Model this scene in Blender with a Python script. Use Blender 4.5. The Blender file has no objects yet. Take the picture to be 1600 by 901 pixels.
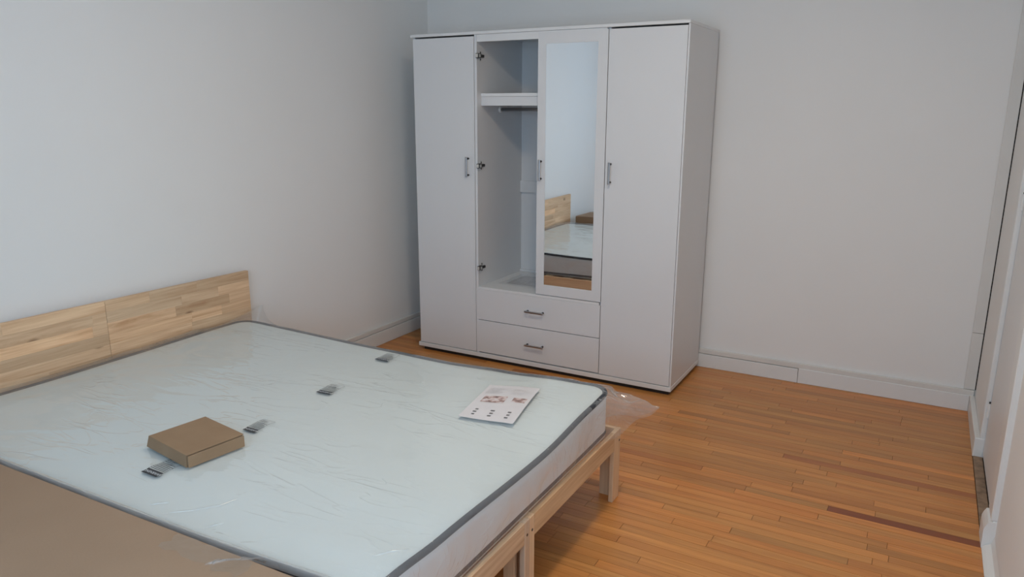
import bpy, bmesh, math, random
from mathutils import Vector, Matrix, noise
random.seed(7)
S = bpy.context.scene
COL = S.collection
PI = math.pi

# ------------------------------------------------------------------ camera
cam_d = bpy.data.cameras.new('camera')
cam_d.sensor_width = 36.0
cam_d.lens = 1155.365 * 36.0 / 1600.0
cam_d.clip_start = 0.05
cam_o = bpy.data.objects.new('camera', cam_d)
COL.objects.link(cam_o)
YAW, PIT, ROL = -0.5100, 0.2367, 0.0025
fw = Vector((math.sin(YAW)*math.cos(PIT), math.cos(YAW)*math.cos(PIT), -math.sin(PIT)))
r0 = Vector((math.cos(YAW), -math.sin(YAW), 0))
u0 = r0.cross(fw)
r1 = r0*math.cos(ROL) + u0*math.sin(ROL)
u1 = -r0*math.sin(ROL) + u0*math.cos(ROL)
CAM = Vector((2.9291, -4.1169, 1.4491))
M = Matrix.Identity(4)
for i in range(3):
    M[i][0] = r1[i]; M[i][1] = u1[i]; M[i][2] = -fw[i]; M[i][3] = CAM[i]
cam_o.matrix_world = M
S.camera = cam_o

# ------------------------------------------------------------------ world, window daylight, exposure
W = bpy.data.worlds.new('world'); S.world = W; W.use_nodes = True
bgn = W.node_tree.nodes['Background']
bgn.inputs[0].default_value = (0.62, 0.78, 1.0, 1)
bgn.inputs[1].default_value = 1.0
WX0, WX1, WZ0, WZ1 = 1.30, 2.95, 0.85, 2.10      # window opening in the near wall
VY0, VY1, VZ0, VZ1 = -4.50, -3.20, 0.85, 2.10    # window opening in the right wall
ROOM_Y = -4.65
RW = 3.2529
CEIL = 2.6
DAY = (0.52, 0.74, 1.0); WIN_A, WIN_B = 40.0, 14.0
win_l = bpy.data.lights.new('window_daylight', 'AREA')
win_l.shape = 'RECTANGLE'; win_l.size = WX1-WX0+0.1; win_l.size_y = WZ1-WZ0+0.1
win_l.energy = WIN_A; win_l.color = DAY
win_o = bpy.data.objects.new('window_daylight', win_l); COL.objects.link(win_o)
win_o.location = ((WX0+WX1)/2, ROOM_Y-0.25, (WZ0+WZ1)/2)
win_o.rotation_euler = (PI/2, 0, 0)
win_l2 = bpy.data.lights.new('side_window_daylight', 'AREA')
win_l2.shape = 'RECTANGLE'; win_l2.size = VY1-VY0+0.1; win_l2.size_y = VZ1-VZ0+0.1
win_l2.energy = WIN_B; win_l2.color = DAY
win_o2 = bpy.data.objects.new('side_window_daylight', win_l2); COL.objects.link(win_o2)
win_o2.location = (RW+0.35, (VY0+VY1)/2, (VZ0+VZ1)/2)
win_o2.rotation_euler = (PI/2, 0, PI/2)
LAMP = (2.10, -2.25, 2.53)
LAMP_STRENGTH = 50.0
S.view_settings.view_transform = 'Standard'
S.view_settings.look = 'None'
S.view_settings.gamma = 1.0
S.view_settings.use_curve_mapping = False
S.view_settings.exposure = 0.0

# ------------------------------------------------------------------ materials
def srgb(r, g, b):
    f = lambda c: (c/255/12.92) if c/255 <= 0.04045 else ((c/255+0.055)/1.055)**2.4
    return (f(r), f(g), f(b), 1)
class NM:
    def __init__(s, name):
        s.m = bpy.data.materials.new(name); s.m.use_nodes = True
        s.t = s.m.node_tree; s.n = s.t.nodes; s.l = s.t.links
        s.b = s.n['Principled BSDF']; s.out = s.n['Material Output']
    def add(s, typ, **kw):
        nd = s.n.new(typ)
        for k, v in kw.items(): setattr(nd, k, v)
        return nd
    def link(s, a, b): s.l.new(a, b)
    def mapping(s, scale, coord='pos', offset_random=False):
        if coord == 'pos':
            o = s.add('ShaderNodeNewGeometry').outputs['Position']
        else:
            o = s.add('ShaderNodeTexCoord').outputs[coord]
        if offset_random:
            oi = s.add('ShaderNodeObjectInfo')
            mu = s.add('ShaderNodeMath', operation='MULTIPLY'); mu.inputs[1].default_value = 37.0
            s.link(oi.outputs['Random'], mu.inputs[0])
            ad = s.add('ShaderNodeVectorMath', operation='ADD')
            s.link(o, ad.inputs[0]); s.link(mu.outputs[0], ad.inputs[1]); o = ad.outputs[0]
        mp = s.add('ShaderNodeMapping'); mp.inputs['Scale'].default_value = scale
        s.link(o, mp.inputs['Vector']); return mp.outputs[0]
    def noise(s, vec, scale=5, detail=4, rough=0.55, dist=0):
        nz = s.add('ShaderNodeTexNoise'); nz.inputs['Scale'].default_value = scale
        nz.inputs['Detail'].default_value = detail; nz.inputs['Roughness'].default_value = rough
        nz.inputs['Distortion'].default_value = dist
        s.link(vec, nz.inputs['Vector']); return nz.outputs['Fac']
    def ramp(s, fac, stops):
        cr = s.add('ShaderNodeValToRGB'); e = cr.color_ramp.elements
        while len(e) < len(stops): e.new(0.5)
        for el, (p, c) in zip(e, stops): el.position = p; el.color = c
        s.link(fac, cr.inputs[0]); return cr.outputs[0]
    def bump(s, h, strength=0.2, dist=0.002):
        bp = s.add('ShaderNodeBump'); bp.inputs['Strength'].default_value = strength
        bp.inputs['Distance'].default_value = dist
        s.link(h, bp.inputs['Height']); return bp.outputs[0]
    def mix(s, fac, a, b, blend='MIX'):
        mx = s.add('ShaderNodeMix', data_type='RGBA', blend_type=blend)
        if isinstance(fac, (int, float)): mx.inputs[0].default_value = fac
        else: s.link(fac, mx.inputs[0])
        for idx, v in ((6, a), (7, b)):
            if isinstance(v, tuple): mx.inputs[idx].default_value = v
            else: s.link(v, mx.inputs[idx])
        return mx.outputs[2]
def plain(name, col, rough=0.5, metal=0.0, spec=0.5, vary=0.04, scale=6.0, bumps=0.0, bscale=200):
    k = NM(name); v = k.mapping((1, 1, 1))
    d = tuple(max(0, c*(1-vary)) for c in col[:3]) + (1,)
    l = tuple(min(1, c*(1+vary)) for c in col[:3]) + (1,)
    k.link(k.ramp(k.noise(v, scale), [(0.3, d), (0.7, l)]), k.b.inputs['Base Color'])
    k.b.inputs['Roughness'].default_value = rough; k.b.inputs['Metallic'].default_value = metal
    k.b.inputs['Specular IOR Level'].default_value = spec
    if bumps: k.link(k.bump(k.noise(v, bscale, 3), bumps, 0.001), k.b.inputs['Normal'])
    return k.m
MT = {}
MT['wall'] = plain('wall_paint', (0.86, 0.845, 0.82), 0.62, spec=0.3, vary=0.012, scale=1.5, bumps=0.12, bscale=90)
MT['ceil'] = plain('ceiling_paint', (0.88, 0.87, 0.85), 0.8, spec=0.2, vary=0.01)
MT['trim'] = plain('trim_gloss_paint', (0.80, 0.795, 0.775), 0.34, vary=0.015, bumps=0.06, bscale=60)
MT['trim_aged'] = plain('trim_aged_paint', (0.74, 0.715, 0.675), 0.5, vary=0.03, bumps=0.1, bscale=60)
MT['door'] = plain('door_paint', (0.78, 0.78, 0.775), 0.38, vary=0.012, scale=2, bumps=0.05, bscale=40)
MT['lam'] = plain('white_laminate', (0.755, 0.75, 0.75), 0.36, vary=0.008, scale=3)
MT['lam_edge'] = plain('white_edge_band', (0.80, 0.795, 0.785), 0.32, vary=0.008)
MT['gap_shade'] = plain('painted_gap_shade', (0.02, 0.019, 0.018), 0.9, spec=0.1)  # near-black colour painting shade in the corner joint and under the door
MT['metal'] = plain('satin_nickel', (0.42, 0.42, 0.43), 0.34, metal=1.0, vary=0.05)
MT['steel'] = plain('bright_steel', (0.66, 0.65, 0.62), 0.28, metal=0.45, vary=0.08, scale=120)
MT['steel_dark'] = plain('dark_steel', (0.05, 0.046, 0.042), 0.4, metal=0.6, vary=0.2)
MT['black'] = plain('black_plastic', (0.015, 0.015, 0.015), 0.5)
MT['mirror'] = plain('mirror_silver', (0.90, 0.93, 0.95), 0.015, metal=1.0, vary=0.0)
MT['mat'] = plain('mattress_fabric', (0.74, 0.785, 0.77), 0.85, spec=0.2, vary=0.012, scale=3, bumps=0.25, bscale=700)
MT['matside'] = plain('mattress_border_fabric', (0.86, 0.85, 0.84), 0.85, spec=0.2, vary=0.02, scale=9, bumps=0.25, bscale=500)
MT['pipe'] = plain('charcoal_piping', (0.035, 0.04, 0.05), 0.7, vary=0.2, scale=60)
MT['ink'] = plain('black_ink', (0.02, 0.022, 0.028), 0.45, vary=0.2, scale=80)
MT['ink_w'] = plain('white_print', (0.75, 0.78, 0.8), 0.45, vary=0.02)
MT['paper'] = plain('coated_paper', (0.74, 0.71, 0.715), 0.2, vary=0.02, scale=20)
MT['print_grey'] = plain('grey_print', (0.55, 0.53, 0.53), 0.3, vary=0.25, scale=260)
MT['print_dark'] = plain('dark_print', (0.16, 0.15, 0.15), 0.3, vary=0.5, scale=300)
MT['lamp_white'] = plain('lamp_enamel', (0.8, 0.8, 0.79), 0.4)
MT['sill'] = plain('bare_worn_wood', (0.30, 0.20, 0.13), 0.75, vary=0.35, scale=25, bumps=0.3, bscale=60)
MT['subfloor'] = plain('subfloor_brown', (0.10, 0.045, 0.018), 0.9, spec=0.1)  # dark brown of the slab itself, seen between the planks

k = NM('photo_print')                                    # blurred colour picture on the leaflet
v = k.mapping((1, 1, 1), 'Object')
k.link(k.ramp(k.noise(v, 38, 3), [(0.30, (0.10, 0.08, 0.08, 1)), (0.46, (0.45, 0.30, 0.27, 1)), (0.55, (0.68, 0.55, 0.52, 1)), (0.7, (0.72, 0.70, 0.72, 1))]), k.b.inputs['Base Color'])
k.b.inputs['Roughness'].default_value = 0.25
MT['photo'] = k.m

k = NM('cardboard')
v = k.mapping((1, 1, 1))
c1 = k.ramp(k.noise(v, 2.5, 3), [(0.3, (0.315, 0.212, 0.138, 1)), (0.7, (0.355, 0.242, 0.160, 1))])
fb = k.noise(k.mapping((30, 260, 260)), 4, 3)
k.link(k.mix(0.10, c1, k.ramp(fb, [(0.3, (0.25, 0.15, 0.09, 1)), (0.7, (0.55, 0.37, 0.24, 1))])), k.b.inputs['Base Color'])
k.b.inputs['Roughness'].default_value = 0.78; k.b.inputs['Specular IOR Level'].default_value = 0.25
k.link(k.bump(fb, 0.05, 0.001), k.b.inputs['Normal'])
MT['card'] = k.m
k = NM('cardboard_brown')
v = k.mapping((1, 1, 1))
k.link(k.ramp(k.noise(v, 14, 4), [(0.3, (0.30, 0.195, 0.115, 1)), (0.7, (0.33, 0.218, 0.13, 1))]), k.b.inputs['Base Color'])
k.b.inputs['Roughness'].default_value = 0.75; k.b.inputs['Specular IOR Level'].default_value = 0.25
MT['card2'] = k.m

def wood(name, grain_axis, light, dark, knot, rough, spec=0.4, fine=1.0, contrast=0.5):
    """Wood with grain along grain_axis; Object colour shifts the tone of each board."""
    k = NM(name)
    sc = [26*fine, 26*fine, 26*fine]; sc[grain_axis] = 1.6*fine
    v = k.mapping(tuple(sc), 'pos', True)
    g = k.noise(v, 1.0, 5, 0.6, 1.2)
    sc2 = [110*fine]*3; sc2[grain_axis] = 3.0*fine
    g2 = k.noise(k.mapping(tuple(sc2), 'pos', True), 1.0, 3, 0.6)
    c = k.ramp(g, [(0.30, dark), (0.42, tuple((a+b)/2 for a, b in zip(light, dark))), (0.62, light)])
    c = k.mix(contrast, light, c)
    c = k.mix(0.28 if knot else 0.18, c, k.ramp(g2, [(0.35, dark), (0.6, light)]))
    if knot:
        sk = [7.0]*3; sk[grain_axis] = 4.0
        vo = k.add('ShaderNodeTexVoronoi'); vo.inputs['Scale'].default_value = 1.0
        k.link(k.mapping(tuple(sk), 'pos', True), vo.inputs['Vector'])
        kf = k.ramp(vo.outputs['Distance'], [(0.035, (1, 1, 1, 1)), (0.12, (0, 0, 0, 1))])
        c = k.mix(kf, c, (dark[0]*0.45, dark[1]*0.4, dark[2]*0.35, 1))
    oi = k.add('ShaderNodeObjectInfo')
    c = k.mix(1.0, c, oi.outputs['Color'], 'MULTIPLY')
    k.link(c, k.b.inputs['Base Color'])
    k.b.inputs['Roughness'].default_value = rough; k.b.inputs['Specular IOR Level'].default_value = spec
    k.link(k.bump(g2, 0.08, 0.001), k.b.inputs['Normal'])
    return k.m
PL, PD = (0.84, 0.60, 0.385, 1), (0.55, 0.31, 0.165, 1)
MT['pine_y'] = wood('pine_grain_crosswise', 1, PL, PD, True, 0.55, 0.35, 1.0, 1.0)
MT['pine_x'] = wood('pine_grain_lengthwise', 0, PL, PD, False, 0.55, 0.35, 1.0, 0.7)
MT['pine_z'] = wood('pine_grain_upright', 2, PL, PD, False, 0.55, 0.35, 1.0, 0.7)
OL, OD = (0.63, 0.27, 0.075, 1), (0.38, 0.128, 0.030, 1)
MT['oak'] = wood('oak_strip', 0, OL, OD, False, 0.33, 0.45, 1.2, 0.7)

def clear_film(name, milk, gloss_rough, bump_s, scl, tint=(0.97, 0.98, 0.98, 1), dist=0.003, folds=False):
    k = NM(name); k.n.remove(k.b)
    tr = k.add('ShaderNodeBsdfTransparent'); tr.inputs[0].default_value = tint
    gl = k.add('ShaderNodeBsdfGlossy'); gl.inputs['Color'].default_value = (1, 1, 1, 1); gl.inputs['Roughness'].default_value = gloss_rough
    df = k.add('ShaderNodeBsdfDiffuse'); df.inputs[0].default_value = (0.82, 0.83, 0.84, 1)
    tl = k.add('ShaderNodeBsdfTranslucent'); tl.inputs[0].default_value = (0.82, 0.83, 0.84, 1)
    n1 = k.noise(k.mapping(scl), 1.0, 3, 0.5, 0.8)
    h = n1
    if folds:                                   # long sharp creases: narrow ridges along contour lines of stretched noise
        hs = []
        for rot, sc, wdt in ((0.65, (1.3, 7.0, 5.0), 0.022), (-0.35, (2.2, 9.0, 6.0), 0.018), (1.9, (3.5, 12.0, 9.0), 0.02)):
            mp = k.add('ShaderNodeMapping'); mp.inputs['Rotation'].default_value = (0, 0, rot); mp.inputs['Scale'].default_value = sc
            ge0 = k.add('ShaderNodeNewGeometry'); k.link(ge0.outputs['Position'], mp.inputs['Vector'])
            nn = k.noise(mp.outputs[0], 1.0, 2, 0.45, 0.6)
            hs.append(k.ramp(nn, [(0.5-wdt, (0, 0, 0, 1)), (0.5, (1, 1, 1, 1)), (0.5+wdt, (0, 0, 0, 1))]))
        a = k.mix(1.0, hs[0], hs[1], 'ADD'); a = k.mix(1.0, a, hs[2], 'ADD')
        patchy = k.noise(k.mapping((3, 3, 3)), 1.0, 2)
        a = k.mix(1.0, a, k.ramp(patchy, [(0.40, (0, 0, 0, 1)), (0.60, (1, 1, 1, 1))]), 'MULTIPLY')
        h = k.mix(0.5, h, a)
    bp = k.bump(h, bump_s, dist)
    k.link(bp, gl.inputs['Normal'])
    # Schlick reflectance of a thin film, the same from both sides
    ge = k.add('ShaderNodeNewGeometry')
    dt = k.add('ShaderNodeVectorMath', operation='DOT_PRODUCT'); k.link(bp, dt.inputs[0]); k.link(ge.outputs['Incoming'], dt.inputs[1])
    ab = k.add('ShaderNodeMath', operation='ABSOLUTE'); k.link(dt.outputs['Value'], ab.inputs[0])
    om = k.add('ShaderNodeMath', operation='SUBTRACT', use_clamp=True); om.inputs[0].default_value = 1.0; k.link(ab.outputs[0], om.inputs[1])
    pw = k.add('ShaderNodeMath', operation='POWER'); k.link(om.outputs[0], pw.inputs[0]); pw.inputs[1].default_value = 5.0
    fr = k.add('ShaderNodeMath', operation='MULTIPLY_ADD'); k.link(pw.outputs[0], fr.inputs[0]); fr.inputs[1].default_value = 0.75; fr.inputs[2].default_value = 0.06
    hz = k.add('ShaderNodeMixShader'); hz.inputs[0].default_value = 0.4
    k.link(df.outputs[0], hz.inputs[1]); k.link(tl.outputs[0], hz.inputs[2])
    m1 = k.add('ShaderNodeMixShader'); m1.inputs[0].default_value = milk
    k.link(tr.outputs[0], m1.inputs[1]); k.link(hz.outputs[0], m1.inputs[2])
    m2 = k.add('ShaderNodeMixShader'); k.link(fr.outputs[0], m2.inputs[0])
    k.link(m1.outputs[0], m2.inputs[1]); k.link(gl.outputs[0], m2.inputs[2])
    k.link(m2.outputs[0], k.out.inputs['Surface'])
    return k.m
MT['film'] = clear_film('clear_polythene', 0.17, 0.08, 0.55, (9, 16, 12), dist=0.005, folds=True)
MT['film2'] = clear_film('crumpled_polythene', 0.14, 0.12, 0.7, (40, 40, 40))
MT['fold'] = clear_film('polythene_fold', 0.12, 0.16, 0.1, (20, 20, 20))
MT['seam'] = clear_film('folded_polythene', 0.34, 0.14, 0.5, (14, 40, 30))
MT['tape'] = clear_film('clear_tape', 0.02, 0.06, 0.6, (30, 30, 30))
MT['pane'] = clear_film('window_pane', 0.0, 0.0, 0.0, (1, 1, 1), (0.98, 1, 1, 1))

k = NM('lamp_glass_glow')
k.b.inputs['Base Color'].default_value = (0.9, 0.9, 0.88, 1)
k.b.inputs['Emission Color'].default_value = (1.0, 0.845, 0.66, 1)
k.b.inputs['Emission Strength'].default_value = LAMP_STRENGTH
MT['glow'] = k.m

# ------------------------------------------------------------------ mesh helpers
def link(name, me, mat, parent=None, org=None, smooth=False):
    o = bpy.data.objects.new(name, me); COL.objects.link(o)
    if mat is not None and not me.materials: me.materials.append(mat)
    if parent is not None: o.parent = parent
    if smooth:
        for p in me.polygons: p.use_smooth = True
    return o
def bm_obj(name, bm, mat, parent=None, smooth=False):
    me = bpy.data.meshes.new(name); bmesh.ops.recalc_face_normals(bm, faces=bm.faces[:]); bm.to_mesh(me); bm.free()
    if parent is not None:                       # vertices are written in world space; bring them under the parent
        off = world_of(parent)
        me.transform(Matrix.Translation(-off))
    return link(name, me, mat, parent, smooth=smooth)
def world_of(o):
    v = Vector((0, 0, 0))
    while o is not None:
        v += o.location; o = o.parent
    return v
def bbox(bm, x0, x1, y0, y1, z0, z1, bev=0.0, seg=1):
    x0, x1 = sorted((x0, x1)); y0, y1 = sorted((y0, y1)); z0, z1 = sorted((z0, z1))
    vs = [bm.verts.new((x, y, z)) for x in (x0, x1) for y in (y0, y1) for z in (z0, z1)]
    fs = [(0, 1, 3, 2), (4, 6, 7, 5), (0, 4, 5, 1), (2, 3, 7, 6), (0, 2, 6, 4), (1, 5, 7, 3)]
    ff = [bm.faces.new([vs[i] for i in f]) for f in fs]
    if bev:
        es = list({e for f in ff for e in f.edges})
        bmesh.ops.bevel(bm, geom=es, offset=bev, segments=seg, affect='EDGES', profile=0.5)
def box(name, x0, x1, y0, y1, z0, z1, mat, parent=None, bev=0.0, seg=1):
    bm = bmesh.new(); bbox(bm, x0, x1, y0, y1, z0, z1, bev, seg)
    return bm_obj(name, bm, mat, parent)
def cyl(bm, p0, p1, r, n=16, r1=None):
    p0, p1 = Vector(p0), Vector(p1); d = p1-p0
    q = d.to_track_quat('Z', 'Y').to_matrix().to_4x4()
    bmesh.ops.create_cone(bm, cap_ends=True, segments=n, radius1=r, radius2=r if r1 is None else r1, depth=d.length,
                          matrix=Matrix.Translation((p0+p1)/2) @ q)
def tube(bm, pts, r, n=8, closed=False, flat=None):
    """Sweep a circle (or an ellipse flat=(a,b)) along pts."""
    rings = []
    N = len(pts)
    for i, p in enumerate(pts):
        a = pts[(i-1) % N] if (closed or i > 0) else pts[i]
        b = pts[(i+1) % N] if (closed or i < N-1) else pts[i]
        t = (Vector(b)-Vector(a)).normalized()
        s = t.cross(Vector((0, 0, 1)));  s = s.normalized() if s.length > 1e-5 else Vector((1, 0, 0))
        u = s.cross(t)
        ra, rb = flat if flat else (r, r)
        rings.append([bm.verts.new(Vector(p)+s*math.cos(2*PI*j/n)*ra+u*math.sin(2*PI*j/n)*rb) for j in range(n)])
    for i in range(N if closed else N-1):
        A, B = rings[i], rings[(i+1) % N]
        for j in range(n): bm.faces.new((A[j], A[(j+1) % n], B[(j+1) % n], B[j]))
    if not closed:
        bm.faces.new(rings[0]); bm.faces.new(rings[-1][::-1])
def thing(name, label, cat, loc, group=None):
    o = bpy.data.objects.new(name, None); COL.objects.link(o); o.location = loc
    o.empty_display_size = 0.1
    o['label'] = label; o['category'] = cat
    if group: o['group'] = group
    return o
def tag(o, label, cat, group=None):
    o['label'] = label; o['category'] = cat
    if group: o['group'] = group
    return o
def struct(o, label=None, cat=None):
    o['kind'] = 'structure'
    if label: o['label'] = label
    if cat: o['category'] = cat
    return o
def interp(pts, t):
    if t <= pts[0][0]: return pts[0][1]
    for (a, b), (c, d) in zip(pts, pts[1:]):
        if t <= c:
            s = (t-a)/(c-a); s = s*s*(3-2*s); return b+(d-b)*s
    return pts[-1][1]

# ================================================================== THE SETTING
# ---- floor: oak strips laid along x, 42 mm wide
floor = struct(box('floor', -0.12, RW+0.25, ROOM_Y-0.12, 0.12, -0.06, -0.0095, MT['subfloor']), 'orange-brown oak strip floor running parallel to the wardrobe', 'floor')
def project(x, y, z):
    d = Vector((x, y, z))-CAM
    w = d.dot(fw)
    if w <= 0.05: return None
    return 800+1155.365*d.dot(r1)/w, 450.5-1155.365*d.dot(u1)/w
PW = 0.0415
planks = []
row = 0; y = -0.001
rs = random.Random(21)
while y > ROOM_Y:
    ya, yb = y, max(y-PW, ROOM_Y)
    special = None
    if ya >= -1.339 >= yb: special = [(2.742, 3.229, 'dark')]
    if ya >= -0.975 >= yb: special = [(2.52, 3.229, 'red')]
    x = 0.0+rs.uniform(-0.7, 0.0)
    while x < RW-0.02:
        L = rs.uniform(0.26, 0.85); xe = x+L
        if RW-xe < 0.18: xe = RW+0.0
        a, b = max(x, 0.0), min(xe, RW-0.02)
        tone = rs.gauss(1.0, 0.085); warm = rs.gauss(0, 0.035)
        col = (tone*(1+warm), tone*(1-warm*0.3), tone*(1-warm*1.5), 1)
        if rs.random() < 0.05: col = (tone*0.80, tone*0.70, tone*0.66, 1)
        if special and b > special[0][0]:
            a2 = special[0][0]
            if a2-a > 0.03: planks.append((a, a2, ya, yb, col))
            sc = (0.46, 0.30, 0.34, 1) if special[0][2] == 'dark' else (0.74, 0.60, 0.62, 1)
            planks.append((a2, RW-0.02, ya, yb, sc)); break
        if b-a > 0.01: planks.append((a, b, ya, yb, col))
        x = xe
    y -= PW; row += 1
def shown(pk):
    a, b, ya, yb, c = pk; area = 0
    for t in (0.1, 0.3, 0.5, 0.7, 0.9):
        xx = a+(b-a)*t; yy = (ya+yb)/2
        if 0.0 < xx < 2.03 and yy < -1.6: continue                   # under the bed and the carton
        if 0.27 < xx < 1.89 and yy > -0.56: continue                 # under the wardrobe
        q = project(xx, yy, 0)
        if q is None or not (0 <= q[0] <= 1600 and 0 <= q[1] <= 901): continue
        # hidden behind the mattress when the sight line passes over the bed below its top
        s = (0.45-0)/(CAM.z-0); px = xx+(CAM.x-xx)*s; py = yy+(CAM.y-yy)*s
        if px < 2.0 and py < -1.7: continue
        area += (b-a)/((Vector((xx, yy, 0))-CAM).length**3)
    return area
planks.sort(key=shown, reverse=True)
bm = bmesh.new(); bbox(bm, -0.5, 0.5, -0.5, 0.5, -1, 0)
unit = bpy.data.meshes.new('plank'); bmesh.ops.recalc_face_normals(bm, faces=bm.faces[:]); bm.to_mesh(unit); bm.free()
unit.materials.append(MT['oak'])
rest = bmesh.new()
for i, (a, b, ya, yb, c) in enumerate(planks):
    dz = rs.uniform(-0.0004, 0.0)
    if i < 280:
        o = bpy.data.objects.new('plank', unit); COL.objects.link(o); o.parent = floor
        o.location = ((a+b)/2, (ya+yb)/2, dz)
        o.scale = (b-a-0.0014, ya-yb-0.0013, 0.0094); o.color = c
    else:
        bbox(rest, a+0.0004, b-0.0004, yb+0.0004, ya-0.0004, -0.0094, dz)
ro = bm_obj('planks', rest, MT['oak'], floor); ro['kind'] = 'stuff'

# ---- walls and ceiling
struct(box('wall_back', -0.12, RW+0.25, 0.0, 0.12, -0.0, CEIL, MT['wall']), 'white painted back wall behind the wardrobe', 'wall')
struct(box('wall_left', -0.12, 0.0, ROOM_Y-0.12, 0.0, -0.0, CEIL, MT['wall']), 'white painted left wall behind the headboard', 'wall')
struct(box('ceiling', -0.12, RW+0.25, ROOM_Y-0.12, 0.12, CEIL, CEIL+0.1, MT['ceil']), 'white ceiling above the room', 'ceiling')
bm = bmesh.new()
yy0, yy1 = ROOM_Y-0.12, ROOM_Y
bbox(bm, 0, WX0, yy0, yy1, 0, CEIL); bbox(bm, WX1, RW+0.1, yy0, yy1, 0, CEIL)
bbox(bm, WX0, WX1, yy0, yy1, 0, WZ0); bbox(bm, WX0, WX1, yy0, yy1, WZ1, CEIL)
struct(bm_obj('wall_near', bm, MT['wall']), 'white wall with a window behind the camera', 'wall')
# window in the near wall
wn = bpy.data.objects.new('window_1', None); COL.objects.link(wn); wn.location = ((WX0+WX1)/2, ROOM_Y-0.06, WZ0); struct(wn, 'white framed window in the near wall', 'window')
xm = (WX0+WX1)/2
bm = bmesh.new()
for (a, b, c, d) in ((WX0, WX0+0.05, WZ0, WZ1), (WX1-0.05, WX1, WZ0, WZ1), (xm-0.03, xm+0.03, WZ0+0.05, WZ1-0.05), (WX0+0.05, WX1-0.05, WZ0, WZ0+0.05), (WX0+0.05, WX1-0.05, WZ1-0.05, WZ1)):
    bbox(bm, a, b, ROOM_Y-0.09, ROOM_Y-0.04, c, d, 0.003)
bm_obj('window_frame', bm, MT['trim'], wn)
for a, b in ((WX0+0.05, xm-0.03), (xm+0.03, WX1-0.05)):
    box('pane', a, b, ROOM_Y-0.068, ROOM_Y-0.063, WZ0+0.05, WZ1-0.05, MT['pane'], wn)
box('window_sill', WX0-0.05, WX1+0.05, ROOM_Y-0.03, ROOM_Y+0.06, WZ0-0.03, WZ0-0.001, MT['trim'], wn, 0.004)

# second window, in the right wall beside the camera
wn = bpy.data.objects.new('window_2', None); COL.objects.link(wn); wn.location = (RW+0.06, (VY0+VY1)/2, VZ0); struct(wn, 'white framed window in the right wall', 'window')
ym = (VY0+VY1)/2
bm = bmesh.new()
for (a, b, c, d) in ((VY0, VY0+0.05, VZ0, VZ1), (VY1-0.05, VY1, VZ0, VZ1), (ym-0.03, ym+0.03, VZ0+0.05, VZ1-0.05), (VY0+0.05, VY1-0.05, VZ0, VZ0+0.05), (VY0+0.05, VY1-0.05, VZ1-0.05, VZ1)):
    bbox(bm, RW+0.05, RW+0.10, a, b, c, d, 0.003)
bm_obj('window_frame', bm, MT['trim'], wn)
for a, b in ((VY0+0.05, ym-0.03), (ym+0.03, VY1-0.05)):
    box('pane', RW+0.072, RW+0.077, a, b, VZ0+0.05, VZ1-0.05, MT['pane'], wn)
box('window_sill', RW-0.03, RW+0.049, VY0-0.03, VY1+0.03, VZ0-0.03, VZ0-0.001, MT['trim'], wn, 0.004)

# right wall: short stretch, a recessed door with casing, a second plain stretch set back a little
D0, D1, DH = -0.585, -1.255, 2.04          # door opening along y, door height
bm = bmesh.new()
bbox(bm, RW, RW+0.12, D0+0.004, 0.0, 0, CEIL)
bbox(bm, RW, RW+0.12, D1-0.004, D0+0.004, DH+0.06, CEIL)
for (ya_, yb_, za_, zb_) in ((ROOM_Y, VY0, 0, CEIL), (VY1, D1-0.11, 0, CEIL), (VY0, VY1, 0, VZ0), (VY0, VY1, VZ1, CEIL)):
    bbox(bm, RW+0.012, RW+0.12, ya_, yb_, za_, zb_)
bbox(bm, RW, RW+0.12, D1-0.11, D1-0.004, 0, CEIL)
struct(bm_obj('wall_right', bm, MT['wall']), 'white painted right wall with a flush door', 'wall')
dr = bpy.data.objects.new('door_1', None); COL.objects.link(dr); dr.location = (RW+0.03, (D0+D1)/2, 0)
struct(dr, 'white painted narrow door in the right wall', 'door')
box('door_leaf', RW+0.015, RW+0.05, D1+0.002, D0-0.002, 0.02, DH, MT['door'], dr, 0.002)
for zc in (0.22, 1.10, 1.85):
    hg = bmesh.new(); cyl(hg, (RW+0.011, D0-0.004, zc-0.032), (RW+0.011, D0-0.004, zc+0.032), 0.0055, 10)
    ho = bm_obj('hinge', hg, MT['trim'], dr)
    box('hinge_pin', RW+0.008, RW+0.014, D0-0.008, D0-0.001, zc+0.033, zc+0.040, MT['steel_dark'], ho)
box('door_gap_shade', RW+0.017, RW+0.08, D1+0.003, D0-0.003, 0.0005, 0.0195, MT['gap_shade'], dr)  # solid dark fill, paints the shade below the door leaf
o = struct(box('trim_1', RW-0.004, RW+0.017, D0+0.002, D0+0.075, 0.09, DH+0.06, MT['trim'], None, 0.003), 'white far casing strip of the narrow door', 'trim')
o = struct(box('trim_2', RW-0.007, RW+0.017, D1-0.112, D1-0.002, 0.105, DH+0.06, MT['trim'], None, 0.003), 'white near casing strip of the narrow door', 'trim')
o = struct(box('trim_3', RW-0.004, RW+0.017, D1-0.002, D0+0.002, DH+0.002, DH+0.06, MT['trim'], None, 0.003), 'white head casing above the narrow door', 'trim')
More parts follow.
